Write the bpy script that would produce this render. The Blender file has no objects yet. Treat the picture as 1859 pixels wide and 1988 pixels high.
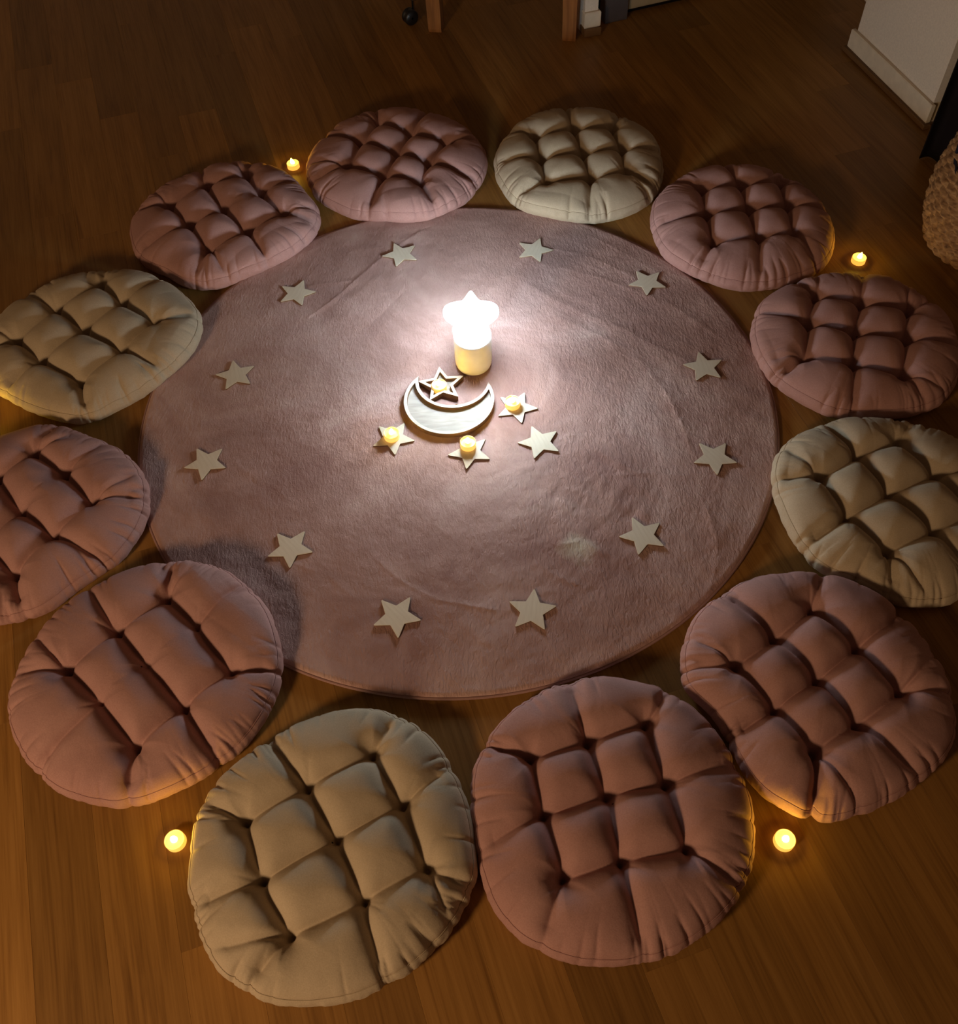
import bpy, bmesh, math
import numpy as np
from mathutils import Matrix, Vector

# ---------------------------------------------------------------- camera, world, lights, exposure
S = bpy.context.scene
COL = S.collection
W, H = 1859, 1988
F, PIT, ROLL, CAMH = 1862.0, 0.953186, -0.054242, 1.842764
cam_d = bpy.data.cameras.new('camera'); cam = bpy.data.objects.new('camera', cam_d); COL.objects.link(cam)
cam_d.sensor_fit = 'HORIZONTAL'; cam_d.sensor_width = 36.0; cam_d.lens = 36.0*F/W; cam_d.clip_start = 0.02
cam.matrix_world = Matrix.Translation((0, 0, CAMH)) @ Matrix.Rotation(math.pi/2-PIT, 4, 'X') @ Matrix.Rotation(ROLL, 4, 'Z')
S.camera = cam

STAR_E = 104.0          # star lamp shade
FLAME_E = 125.0         # tea light flame
CUP_E = 1.0           # glow of the tea light cup, lit from inside
world = bpy.data.worlds.new('room_dusk'); S.world = world; world.use_nodes = True
bgn = world.node_tree.nodes['Background']
bgn.inputs[0].default_value = (1.0, 0.55, 0.31, 1); bgn.inputs[1].default_value = 0.032

def point_light(name, loc, energy, color, radius):
    d = bpy.data.lights.new(name, 'POINT'); d.energy = energy; d.color = color; d.shadow_soft_size = radius
    o = bpy.data.objects.new(name, d); COL.objects.link(o); o.location = loc
    return o
point_light('room_lamp_left_offscreen', (-1.80, -1.00, 1.30), 118.0, (1.0, 0.66, 0.37), 0.22)

S.view_settings.view_transform = 'Standard'; S.view_settings.look = 'None'
S.view_settings.exposure = 0.2; S.view_settings.gamma = 1.0; S.view_settings.use_curve_mapping = False

# ---------------------------------------------------------------- helpers
def ray(px):
    px = np.asarray(px, float); x = px[..., 0]-W/2; y = -(px[..., 1]-H/2)
    c, s = math.cos(ROLL), math.sin(ROLL); x, y = c*x-s*y, s*x+c*y
    cp, sp = math.cos(PIT), math.sin(PIT)
    return x, F*cp+y*sp, -F*sp+y*cp
def ground(px, z=0.0):
    X, Y, Z = ray(px); t = (z-CAMH)/Z
    return np.stack([X*t, Y*t], -1)

rng = np.random.RandomState(7)
LAT = rng.rand(256, 256)
def vnoise(x, y):
    x = np.asarray(x, float); y = np.asarray(y, float)
    xi = np.floor(x).astype(int); yi = np.floor(y).astype(int); fx = x-xi; fy = y-yi
    fx = fx*fx*(3-2*fx); fy = fy*fy*(3-2*fy)
    g = lambda a, b: LAT[a & 255, b & 255]
    return (g(xi, yi)*(1-fx)+g(xi+1, yi)*fx)*(1-fy)+(g(xi, yi+1)*(1-fx)+g(xi+1, yi+1)*fx)*fy - 0.5
def fbm(x, y, o=4):
    r = 0; a = 1.0
    for i in range(o):
        r = r+a*vnoise(x*2**i+17.3*i, y*2**i+9.1*i); a *= 0.5
    return r

def link(o, parent=None):
    COL.objects.link(o)
    if parent is not None: o.parent = parent
    return o
def tag(o, label=None, cat=None, group=None, kind=None):
    if label: o['label'] = label
    if cat: o['category'] = cat
    if group: o['group'] = group
    if kind: o['kind'] = kind
    return o
def empty(name, loc, rz=0.0):
    o = bpy.data.objects.new(name, None); COL.objects.link(o); o.location = loc; o.rotation_euler = (0, 0, rz)
    o.empty_display_size = 0.05
    return o
def mesh_np(name, V, Q, mat, smooth=True):
    V = np.asarray(V, np.float32)
    me = bpy.data.meshes.new(name)
    if isinstance(Q, np.ndarray):
        n, k = Q.shape
        me.vertices.add(len(V)); me.vertices.foreach_set('co', V.ravel())
        me.loops.add(n*k); me.loops.foreach_set('vertex_index', Q.astype(np.int32).ravel())
        me.polygons.add(n)
        me.polygons.foreach_set('loop_start', np.arange(0, n*k, k, dtype=np.int32))
        me.polygons.foreach_set('loop_total', np.full(n, k, dtype=np.int32))
        me.update(calc_edges=True)
    else:
        me.from_pydata([tuple(v) for v in V.tolist()], [], Q); me.update()
    if smooth: me.polygons.foreach_set('use_smooth', np.ones(len(me.polygons), bool))
    me.validate()
    if mat: me.materials.append(mat)
    return me
def obj(name, me, parent=None):
    return link(bpy.data.objects.new(name, me), parent)
def grid_quads(n, m, closed=True, off=0):
    """n rows of m verts; rows joined, columns closed"""
    i = np.arange(n-1)[:, None]; j = np.arange(m if closed else m-1)[None, :]
    a = i*m+j; b = i*m+(j+1) % m; c = (i+1)*m+(j+1) % m; d = (i+1)*m+j
    return np.stack([a, b, c, d], -1).reshape(-1, 4)+off
def lathe(profile, seg=48):
    """profile [(r,z)...] bottom to top -> verts, quads"""
    p = np.array(profile, float); th = np.linspace(0, 2*np.pi, seg, endpoint=False)
    V = np.stack([p[:, 0:1]*np.cos(th), p[:, 0:1]*np.sin(th), np.repeat(p[:, 1:2], seg, 1)], -1).reshape(-1, 3)
    return V, grid_quads(len(p), seg)
def prism(poly, z0, z1, bevel=0.0):
    """closed outline (counter-clockwise) extruded, with a small top and bottom chamfer"""
    P = np.array(poly, float); n = len(P); c = P.mean(0)
    def inset(d):
        a = np.roll(P, 1, 0); b = np.roll(P, -1, 0)
        e1 = P-a; e2 = b-P; e1 /= np.linalg.norm(e1, axis=1)[:, None]+1e-12; e2 /= np.linalg.norm(e2, axis=1)[:, None]+1e-12
        nrm = np.stack([-(e1[:, 1]+e2[:, 1]), e1[:, 0]+e2[:, 0]], -1); nrm /= np.linalg.norm(nrm, axis=1)[:, None]+1e-12
        return P+nrm*d
    if bevel > 0:
        I = inset(bevel); rings = [(I, z0), (P, z0+bevel), (P, z1-bevel), (I, z1)]
    else: rings = [(P, z0), (P, z1)]
    V = []; Fc = []
    for R_, z in rings: V += [(x, y, z) for x, y in R_]
    for k in range(len(rings)-1):
        for i in range(n):
            j = (i+1) % n; Fc.append((k*n+i, k*n+j, (k+1)*n+j, (k+1)*n+i))
    Fc.append(tuple(range(n-1, -1, -1))); o = (len(rings)-1)*n; Fc.append(tuple(range(o, o+n)))
    return V, Fc
def box(x0, x1, y0, y1, z0, z1, bevel=0.0):
    return prism([(x0, y0), (x1, y0), (x1, y1), (x0, y1)], z0, z1, bevel)
def join(*parts):
    V = []; Q = []
    for v, q in parts:
        o = len(V); V += [tuple(p) for p in (v.tolist() if isinstance(v, np.ndarray) else v)]
        Q += [tuple(int(i)+o for i in f) for f in (q.tolist() if isinstance(q, np.ndarray) else q)]
    return V, Q
def tube(pts, r, seg=8, closed=True):
    P = np.array(pts, float); n = len(P)
    T = np.roll(P, -1, 0)-np.roll(P, 1, 0) if closed else np.gradient(P, axis=0)
    T /= np.linalg.norm(T, axis=1)[:, None]; up = np.array([0, 0, 1.0])
    A = np.cross(T, up); A /= np.linalg.norm(A, axis=1)[:, None]+1e-9; B = np.cross(A, T)
    th = np.linspace(0, 2*np.pi, seg, endpoint=False)
    V = P[:, None]+r*(np.cos(th)[None, :, None]*A[:, None]+np.sin(th)[None, :, None]*B[:, None])
    V = V.reshape(-1, 3)
    if closed: V = np.vstack([V, V[:seg]]); n += 1
    return V, grid_quads(n, seg)[:, ::-1]
def rounded_poly(pts, r, k=5):
    """round every corner of a polygon with radius-like distance r (list or scalar)"""
    P = np.array(pts, float); n = len(P); out = []
    rr = r if hasattr(r, '__len__') else [r]*n
    for i in range(n):
        p = P[i]; a = P[i-1]; b = P[(i+1) % n]
        da = (a-p)/np.linalg.norm(a-p); db = (b-p)/np.linalg.norm(b-p)
        A = p+da*rr[i]; B = p+db*rr[i]
        for t in np.linspace(0, 1, k): out.append((1-t)**2*A+2*t*(1-t)*p+t*t*B)
    return np.array(out)
def star_poly(R, r, rot=0.0, tip=0.006, notch=0.002, k=5, tips=None):
    pts = []; rad = []
    for i in range(10):
        a = rot+i*math.pi/5; q = R if i % 2 == 0 else r
        pts.append((q*math.cos(a), q*math.sin(a))); rad.append((tips[i//2] if tips else tip) if i % 2 == 0 else notch)
    return rounded_poly(pts, rad, k)

# ---------------------------------------------------------------- materials
def new_mat(name):
    m = bpy.data.materials.new(name); m.use_nodes = True; nt = m.node_tree
    b = nt.nodes['Principled BSDF']
    return m, nt, b
def N(nt, t, **kw):
    n = nt.nodes.new(t)
    for k, v in kw.items():
        if k in n.inputs.keys(): n.inputs[k].default_value = v
        else: setattr(n, k, v)
    return n
def ramp(nt, src, stops):
    r = nt.nodes.new('ShaderNodeValToRGB'); nt.links.new(src, r.inputs[0])
    e = r.color_ramp.elements
    while len(e) < len(stops): e.new(0.5)
    for el, (p, c) in zip(e, stops): el.position = p; el.color = (*c, 1)
    return r
def bump(nt, b, src, strength, dist, prev=None):
    n = N(nt, 'ShaderNodeBump', Strength=strength, Distance=dist); nt.links.new(src, n.inputs['Height'])
    if prev: nt.links.new(prev.outputs[0], n.inputs['Normal'])
    nt.links.new(n.outputs[0], b.inputs['Normal']); return n
def objcoord(nt, scale=(1, 1, 1)):
    c = nt.nodes.new('ShaderNodeTexCoord'); m = nt.nodes.new('ShaderNodeMapping'); m.inputs['Scale'].default_value = scale
    nt.links.new(c.outputs['Object'], m.inputs[0]); return m.outputs[0]

def fabric(name, col, dark):
    m, nt, b = new_mat(name)
    co = objcoord(nt)
    n1 = N(nt, 'ShaderNodeTexNoise', Scale=9.0, Detail=5.0); nt.links.new(co, n1.inputs['Vector'])
    n2 = N(nt, 'ShaderNodeTexNoise', Scale=420.0, Detail=3.0); nt.links.new(co, n2.inputs['Vector'])
    mx = N(nt, 'ShaderNodeMath', operation='ADD'); nt.links.new(n1.outputs[0], mx.inputs[0]); nt.links.new(n2.outputs[0], mx.inputs[1])
    hf = N(nt, 'ShaderNodeMath', operation='MULTIPLY'); nt.links.new(mx.outputs[0], hf.inputs[0]); hf.inputs[1].default_value = 0.5
    r = ramp(nt, hf.outputs[0], [(0.30, dark), (0.68, col)])
    nt.links.new(r.outputs[0], b.inputs['Base Color'])
    b.inputs['Roughness'].default_value = 0.92; b.inputs['Specular IOR Level'].default_value = 0.15
    b.inputs['Sheen Weight'].default_value = 0.35; b.inputs['Sheen Roughness'].default_value = 0.45
    b.inputs['Sheen Tint'].default_value = (*col, 1)
    a = bump(nt, b, n2.outputs[0], 0.35, 0.0006)
    n3 = N(nt, 'ShaderNodeTexNoise', Scale=55.0, Detail=3.0); nt.links.new(co, n3.inputs['Vector'])
    bump(nt, b, n3.outputs[0], 0.18, 0.004, a)
    return m
M_PINK = fabric('pink_cotton', (0.50, 0.285, 0.255), (0.375, 0.20, 0.178))
M_BEIGE = fabric('beige_cotton', (0.55, 0.445, 0.32), (0.42, 0.335, 0.23))
M_PINK_SEAM = fabric('pink_seam_thread', (0.46, 0.26, 0.235), (0.36, 0.19, 0.17))
M_BEIGE_SEAM = fabric('beige_seam_thread', (0.50, 0.40, 0.28), (0.40, 0.32, 0.21))

def mat_floor():
    m, nt, b = new_mat('oak_laminate')
    c = nt.nodes.new('ShaderNodeTexCoord'); oi = nt.nodes.new('ShaderNodeObjectInfo')
    ml = N(nt, 'ShaderNodeVectorMath', operation='SCALE'); cmb = nt.nodes.new('ShaderNodeCombineXYZ')
    for i in range(3): nt.links.new(oi.outputs['Random'], cmb.inputs[i])
    nt.links.new(cmb.outputs[0], ml.inputs[0]); ml.inputs['Scale'].default_value = 37.0
    ad = N(nt, 'ShaderNodeVectorMath', operation='ADD'); nt.links.new(c.outputs['Object'], ad.inputs[0]); nt.links.new(ml.outputs[0], ad.inputs[1])
    mp = nt.nodes.new('ShaderNodeMapping'); mp.inputs['Scale'].default_value = (1.6, 26.0, 1.0); nt.links.new(ad.outputs[0], mp.inputs[0])
    n1 = N(nt, 'ShaderNodeTexNoise', Scale=1.6, Detail=7.0, Roughness=0.62, Distortion=0.6); nt.links.new(mp.outputs[0], n1.inputs['Vector'])
    mp2 = nt.nodes.new('ShaderNodeMapping'); mp2.inputs['Scale'].default_value = (5.0, 210.0, 1.0); nt.links.new(ad.outputs[0], mp2.inputs[0])
    n2 = N(nt, 'ShaderNodeTexNoise', Scale=1.0, Detail=4.0); nt.links.new(mp2.outputs[0], n2.inputs['Vector'])
    s = N(nt, 'ShaderNodeMix'); s.data_type = 'FLOAT'; s.inputs[0].default_value = 0.38
    nt.links.new(n1.outputs[0], s.inputs[2]); nt.links.new(n2.outputs[0], s.inputs[3])
    r = ramp(nt, s.outputs[0], [(0.30, (0.185, 0.080, 0.016)), (0.50, (0.315, 0.150, 0.034)), (0.70, (0.40, 0.20, 0.050))])
    hs = nt.nodes.new('ShaderNodeHueSaturation'); nt.links.new(r.outputs[0], hs.inputs['Color'])
    mr = N(nt, 'ShaderNodeMapRange'); nt.links.new(oi.outputs['Random'], mr.inputs[0]); mr.inputs[3].default_value = 0.74; mr.inputs[4].default_value = 1.16
    nt.links.new(mr.outputs[0], hs.inputs['Value']); nt.links.new(hs.outputs[0], b.inputs['Base Color'])
    b.inputs['Roughness'].default_value = 0.46; b.inputs['Specular IOR Level'].default_value = 0.35
    bump(nt, b, n2.outputs[0], 0.18, 0.0008)
    return m
M_FLOOR = mat_floor()

def mat_rug():
    m, nt, b = new_mat('rug_plush')
    co = objcoord(nt)
    n1 = N(nt, 'ShaderNodeTexNoise', Scale=3.2, Detail=6.0, Roughness=0.62, Distortion=0.8); nt.links.new(co, n1.inputs['Vector'])
    r = ramp(nt, n1.outputs[0], [(0.34, (0.34, 0.19, 0.165)), (0.50, (0.465, 0.285, 0.25)), (0.64, (0.58, 0.39, 0.35))])
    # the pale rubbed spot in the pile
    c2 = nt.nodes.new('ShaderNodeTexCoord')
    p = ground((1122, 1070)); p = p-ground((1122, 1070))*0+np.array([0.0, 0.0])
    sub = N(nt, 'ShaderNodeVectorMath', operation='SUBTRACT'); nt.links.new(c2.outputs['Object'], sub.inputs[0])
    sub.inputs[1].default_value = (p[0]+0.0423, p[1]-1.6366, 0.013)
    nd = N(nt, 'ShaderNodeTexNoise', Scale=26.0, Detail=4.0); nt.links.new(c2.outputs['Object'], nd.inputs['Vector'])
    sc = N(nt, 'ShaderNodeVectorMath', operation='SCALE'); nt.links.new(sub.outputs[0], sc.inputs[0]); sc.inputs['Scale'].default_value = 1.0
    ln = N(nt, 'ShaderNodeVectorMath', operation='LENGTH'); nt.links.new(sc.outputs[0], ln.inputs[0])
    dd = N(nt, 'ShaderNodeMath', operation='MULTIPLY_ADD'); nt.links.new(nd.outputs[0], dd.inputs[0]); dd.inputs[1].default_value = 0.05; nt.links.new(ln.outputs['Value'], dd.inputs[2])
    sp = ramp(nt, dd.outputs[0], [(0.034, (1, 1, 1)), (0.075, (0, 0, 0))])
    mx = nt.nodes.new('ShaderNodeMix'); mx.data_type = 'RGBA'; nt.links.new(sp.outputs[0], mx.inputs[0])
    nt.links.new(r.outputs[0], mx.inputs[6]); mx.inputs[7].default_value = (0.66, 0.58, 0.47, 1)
    nt.links.new(mx.outputs[2], b.inputs['Base Color'])
    b.inputs['Roughness'].default_value = 0.95; b.inputs['Specular IOR Level'].default_value = 0.1
    b.inputs['Sheen Weight'].default_value = 0.5; b.inputs['Sheen Roughness'].default_value = 0.5; b.inputs['Sheen Tint'].default_value = (0.7, 0.5, 0.45, 1)
    mp = nt.nodes.new('ShaderNodeMapping'); mp.inputs['Scale'].default_value = (150, 60, 60); mp.inputs['Rotation'].default_value = (0, 0, 0.6); nt.links.new(c2.outputs['Object'], mp.inputs[0])
    f1 = N(nt, 'ShaderNodeTexNoise', Scale=1.0, Detail=4.0, Roughness=0.6, Distortion=0.5); nt.links.new(mp.outputs[0], f1.inputs['Vector'])
    a = bump(nt, b, f1.outputs[0], 0.75, 0.005)
    f2 = N(nt, 'ShaderNodeTexNoise', Scale=420.0, Detail=2.0); nt.links.new(co, f2.inputs['Vector'])
    bump(nt, b, f2.outputs[0], 0.4, 0.0012, a)
    return m
M_RUG = mat_rug()
M_RUGEDGE = fabric('rug_binding', (0.42, 0.25, 0.22), (0.32, 0.18, 0.155))

def mat_plywood(name, c0, c1, sc=(14, 160, 14)):
    m, nt, b = new_mat(name)
    co = objcoord(nt, sc)
    n = N(nt, 'ShaderNodeTexNoise', Scale=1.0, Detail=4.0, Distortion=0.4); nt.links.new(co, n.inputs['Vector'])
    r = ramp(nt, n.outputs[0], [(0.3, c0), (0.7, c1)]); nt.links.new(r.outputs[0], b.inputs['Base Color'])
    b.inputs['Roughness'].default_value = 0.7; b.inputs['Specular IOR Level'].default_value = 0.25
    bump(nt, b, n.outputs[0], 0.08, 0.0006)
    return m
M_STAR = mat_plywood('pale_plywood', (0.74, 0.64, 0.49), (0.83, 0.74, 0.59))
M_TRAYRIM = mat_plywood('whitewashed_rim', (0.54, 0.47, 0.41), (0.66, 0.59, 0.52))
M_TRAYBASE = mat_plywood('whitewashed_board', (0.36, 0.31, 0.26), (0.50, 0.44, 0.38), (18, 95, 18))
M_EDGE = mat_plywood('burnt_cut_edge', (0.13, 0.07, 0.035), (0.20, 0.115, 0.06))
M_TABLE = mat_plywood('brown_wood', (0.20, 0.075, 0.018), (0.34, 0.135, 0.035), (60, 60, 6))

def plain(name, col, rough=0.6, spec=0.3, bscale=None, bstr=0.1):
    m, nt, b = new_mat(name)
    co = objcoord(nt); n = N(nt, 'ShaderNodeTexNoise', Scale=bscale or 30.0, Detail=4.0); nt.links.new(co, n.inputs['Vector'])
    d = tuple(c*0.9 for c in col)
    r = ramp(nt, n.outputs[0], [(0.35, d), (0.65, col)]); nt.links.new(r.outputs[0], b.inputs['Base Color'])
    b.inputs['Roughness'].default_value = rough; b.inputs['Specular IOR Level'].default_value = spec
    if bscale: bump(nt, b, n.outputs[0], bstr, 0.002)
    return m
M_WALL = plain('white_wall_paint', (0.80, 0.70, 0.58), 0.8, 0.2, 180.0, 0.12)
M_SKIRT = plain('cream_skirting', (0.74, 0.63, 0.48), 0.5, 0.35)
M_SHOE = plain('brown_edge_strip', (0.16, 0.08, 0.03), 0.5, 0.3)
M_BLACK = plain('black_upholstery', (0.010, 0.006, 0.006), 0.85, 0.1, 300.0, 0.2)
M_GREYGREEN = plain('dark_grey_green', (0.10, 0.085, 0.055), 0.85, 0.1, 300.0, 0.2)
M_GREY = plain('dark_grey_lacquer', (0.085, 0.068, 0.066), 0.45, 0.35)
M_PALE = plain('pale_rail', (0.36, 0.27, 0.155), 0.5, 0.3)
M_RUBBER = plain('black_rubber', (0.012, 0.010, 0.010), 0.4, 0.5)
M_LAMPBODY = plain('lamp_body_plastic', (0.78, 0.76, 0.74), 0.45, 0.4)
M_NAVY = plain('dark_navy_cloth', (0.018, 0.016, 0.024), 0.9, 0.1, 220.0, 0.3)
def mat_metal():
    m, nt, b = new_mat('caster_steel'); b.inputs['Metallic'].default_value = 1.0; b.inputs['Base Color'].default_value = (0.6, 0.6, 0.6, 1); b.inputs['Roughness'].default_value = 0.25
    return m
M_STEEL = mat_metal()
def mat_wicker():
    m, nt, b = new_mat('seagrass_weave'); co = objcoord(nt, (30, 30, 90))
    n = N(nt, 'ShaderNodeTexNoise', Scale=2.0, Detail=6.0); nt.links.new(co, n.inputs['Vector'])
    r = ramp(nt, n.outputs[0], [(0.28, (0.12, 0.055, 0.02)), (0.5, (0.30, 0.155, 0.06)), (0.7, (0.42, 0.24, 0.10))]); nt.links.new(r.outputs[0], b.inputs['Base Color'])
    b.inputs['Roughness'].default_value = 0.8; bump(nt, b, n.outputs[0], 0.4, 0.003)
    return m
M_WICKER = mat_wicker()
def emis(name, col, strength, base=None):
    m, nt, b = new_mat(name)
    n = N(nt, 'ShaderNodeTexNoise', Scale=40.0); co = objcoord(nt); nt.links.new(co, n.inputs['Vector'])
    r = ramp(nt, n.outputs[0], [(0.3, tuple(c*0.96 for c in col)), (0.7, col)])
    nt.links.new(r.outputs[0], b.inputs['Emission Color']); b.inputs['Emission Strength'].default_value = strength
    b.inputs['Base Color'].default_value = (*(base or col), 1); b.inputs['Roughness'].default_value = 0.5
    return m
M_GLOW = emis('star_diffuser_glow', (0.72, 0.885, 1.0), STAR_E, (0.9, 0.9, 0.9))
M_DISC = emis('lamp_disc_glow', (0.72, 0.885, 1.0), STAR_E*0.06, (0.9, 0.9, 0.9))
M_FLAME = emis('led_flame_glow', (1.0, 0.63, 0.045), FLAME_E, (0.9, 0.8, 0.5))
M_CUP = emis('tea_light_plastic', (1.0, 0.49, 0.065), CUP_E, (0.48, 0.44, 0.33))
M_CUPTOP = emis('tea_light_inner', (1.0, 0.49, 0.065), CUP_E, (0.48, 0.44, 0.33))

# ---------------------------------------------------------------- structure: floor planks, walls
ANG = math.radians(106.2)                     # the boards run parallel to the right wall
floor_v, floor_f = box(-4.0, 4.0, -2.5, 6.5, -0.06, -0.012)
floor = obj('floor', mesh_np('floor', floor_v, floor_f, M_FLOOR, False)); tag(floor, kind='structure')
ca, sa = math.cos(ANG), math.sin(ANG)
PWID = 0.128
plank_mesh = {}
def plank_me(L):
    if L not in plank_mesh:
        v, f = box(-L/2, L/2, -PWID/2+0.0001, PWID/2-0.0001, -0.012, 0.0, 0.0003)
        plank_mesh[L] = mesh_np('plank', v, f, M_FLOOR, False)
    return plank_mesh[L]
prng = np.random.RandomState(3)
for row in range(-26, 27):
    v = row*PWID
    u = -1.4-prng.rand()*1.1
    while u < 4.9:
        L = [1.2, 0.9, 1.05, 0.75][prng.randint(4)]
        uc = u+L/2; u += L
        # board frame: origin below the camera, u along ANG, v to its side
        x = uc*ca-v*-sa*-1.0; y = uc*sa+v*ca
        x = uc*ca-v*sa
        # keep the boards that this view or one a step aside can see
        if not (-0.35 < y < 4.35): continue
        half = 1.35+max(0.0, y)*0.42
        if abs(x-0.05) > half+0.2: continue
        o = obj('plank', plank_me(L), floor); o.location = (x, y, 0); o.rotation_euler = (0, 0, ANG)

wd = np.array([math.cos(math.radians(-75.5)), math.sin(math.radians(-75.5))])      # along the right wall, toward the camera
wn = np.array([wd[1], -wd[0]])                                                     # into the room (left)
wn = wn if wn[0] < 0 else -wn
WC = np.array([1.385, 3.19])                                                       # outer corner
def wall_prism(P0, d, n, length, t, z0, z1, name, mat, kind='structure', parent=None, bev=0.0):
    """slab from P0 along d, its face on the n side, thickness t behind the face"""
    a = P0; b_ = P0+d*length; c = b_-n*t; e = a-n*t
    poly = [tuple(p) for p in (a, b_, c, e)]
    area = sum(poly[i][0]*poly[(i+1) % 4][1]-poly[(i+1) % 4][0]*poly[i][1] for i in range(4))
    if area < 0: poly = poly[::-1]
    v, f = prism(poly, z0, z1, bev)
    o = obj(name, mesh_np(name, v, f, mat, False), parent)
    if kind: o['kind'] = kind
    return o
WLEN = 0.465
wall_r = wall_prism(WC, wd, wn, WLEN, 0.16, 0, 2.5, 'wall_right', M_WALL)
bb = wall_prism(WC+wn*0.014-wd*0.014, wd, wn, WLEN+0.028, 0.0145, 0.016, 0.078, 'baseboard_right', M_SKIRT, bev=0.003)
wall_prism(WC+wn*0.024-wd*0.024, wd, wn, WLEN+0.048, 0.025, 0.0, 0.016, 'trim_1', M_SHOE, bev=0.003)
# wall that goes on behind the corner
P2 = np.array([1.56, 3.44]); wall_prism(P2, -wd, wn, 1.6, 0.2, 0, 2.5, 'wall_recess', M_WALL)
wall_prism(P2+wn*0.012, -wd, wn, 1.6, 0.0125, 0.0, 0.075, 'baseboard_recess', M_SKIRT, bev=0.003)
wall_prism(np.array([2.75, 4.6]), wd, wn, 6.0, 0.15, 0, 2.5, 'wall_far_right', M_WALL)
# far walls of the room, above the frame
vd = np.array([math.cos(math.radians(14.5)), math.sin(math.radians(14.5))]); vn = np.array([vd[1], -vd[0]])
wall_prism(np.array([-4.2, 3.9]), vd, vn, 6.2, 0.15, 0, 2.5, 'wall_back', M_WALL)
# stub of wall beside the table
sd = vd; sn = vn
SP = np.array([0.470, 3.392])
wall_prism(SP, sd, sn, 0.050, 0.06, 0, 2.5, 'wall_stub', M_WALL)
wall_prism(SP+sn*0.012-sd*0.004, sd, sn, 0.062, 0.035, 0.03, 0.085, 'baseboard_stub', M_SKIRT, bev=0.004)
wall_prism(SP+sn*0.018-sd*0.004, sd, sn, 0.064, 0.045, 0.0, 0.03, 'trim_2', M_SHOE, bev=0.003)

# ---------------------------------------------------------------- rug
RC = np.array([-0.0423, 1.6366]); RR = 0.80; RT = 0.012
def seg_dist(X, Y, a, b):
    d = b-a; L2 = d@d+1e-12
    t = np.clip(((X-a[0])*d[0]+(Y-a[1])*d[1])/L2, 0, 1)
    return np.hypot(X-a[0]-t*d[0], Y-a[1]-t*d[1]), t
FOLDS = [  # pixel polylines of creases in the rug: (points, height, width)
    ([(815, 450), (745, 498), (690, 545), (650, 580), (600, 615)], 0.0030, 0.006),
    ([(1160, 495), (1130, 528), (1090, 570), (1060, 610)], -0.0020, 0.005),
    ([(1188, 512), (1150, 560), (1105, 602), (1060, 650)], 0.0022, 0.005),
    ([(1290, 760), (1325, 830), (1345, 880)], 0.0020, 0.005),
    ([(1370, 985), (1390, 1040), (1392, 1095), (1375, 1150)], 0.0022, 0.006),
    ([(735, 1090), (780, 1130), (850, 1165), (960, 1185)], 0.0020, 0.006),
    ([(600, 555), (680, 545), (740, 545)], 0.0015, 0.005),
    ([(690, 650), (740, 610), (790, 560)], -0.0014, 0.006),
    ([(1075, 615), (1160, 650), (1240, 700), (1300, 770), (1340, 850)], 0.0013, 0.010),
    ([(1010, 545), (1110, 600), (1210, 640), (1330, 700)], 0.0013, 0.010),
    ([(1090, 520), (1180, 545), (1300, 590), (1390, 650)], 0.0014, 0.010),
    ([(1060, 480), (1150, 500), (1230, 540)], 0.0012, 0.010),
    ([(1150, 460), (1220, 495), (1290, 540)], 0.0012, 0.012),
    ([(1190, 925), (1260, 918), (1330, 925)], 0.0022, 0.008),
    ([(1170, 880), (1210, 905), (1240, 920)], 0.0020, 0.006),
    ([(1040, 1095), (1080, 1120), (1140, 1140)], 0.0020, 0.006),
    ([(1085, 1060), (1130, 1050), (1170, 1075)], 0.0020, 0.008),
    ([(560, 1090), (640, 1120), (700, 1170)], 0.0014, 0.010),
    ([(420, 880), (500, 930), (560, 960)], 0.0012, 0.012),
    ([(430, 575), (520, 520), (620, 480)], 0.0014, 0.010),
    ([(640, 880), (740, 900), (850, 930)], 0.0010, 0.012),
]
FW = [([ground(p, RT) for p in pl], h, w) for pl, h, w in FOLDS]
ud = ground((1400, 660))-ground((1060, 500)); ud /= np.linalg.norm(ud); un = np.array([-ud[1], ud[0]])
LC = ground((1150, 980)); UC = ground((1240, 620))
def rug_h(X, Y):
    X = np.asarray(X, float); Y = np.asarray(Y, float)
    h = RT+0.0012*fbm(X*9, Y*9, 3)+0.0022*fbm(X*26+5, Y*26, 4)
    up = (X-UC[0])*ud[0]+(Y-UC[1])*ud[1]; vp = (X-UC[0])*un[0]+(Y-UC[1])*un[1]
    mask = np.exp(-((up/0.42)**2+(vp/0.30)**2))
    h = h+0.0022*mask*fbm(up*3.5+3, vp*24, 3)
    lm = np.exp(-((X-LC[0])**2+(Y-LC[1])**2)/0.16**2)
    h = h+0.0030*lm*fbm(X*34, Y*34, 4)
    for pl, a, w in FW:
        best = 0
        for p, q in zip(pl[:-1], pl[1:]):
            d, t = seg_dist(X, Y, p, q); best = np.maximum(best, np.exp(-d/w))
        h = h+a*best
    r = np.hypot(X-RC[0], Y-RC[1])
    k = np.clip((RR-r)/0.012, 0, 1)
    return 0.004+(h-0.004)*np.sqrt(1-(1-k)**2)
nr, nt_ = 230, 640
rad = RR*np.sqrt(np.linspace(0.00002, 1, nr)); rad = np.unique(np.concatenate([rad, RR-np.linspace(0, 0.012, 8)])); nr = len(rad)
th = np.linspace(0, 2*np.pi, nt_, endpoint=False)
RX = RC[0]+rad[:, None]*np.cos(th); RY = RC[1]+rad[:, None]*np.sin(th)
RZ = rug_h(RX, RY)
V = np.stack([RX-RC[0], RY-RC[1], RZ], -1).reshape(-1, 3)
Vb = np.stack([RR*np.cos(th), RR*np.sin(th), np.full(nt_, 0.0005)], -1)
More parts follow.
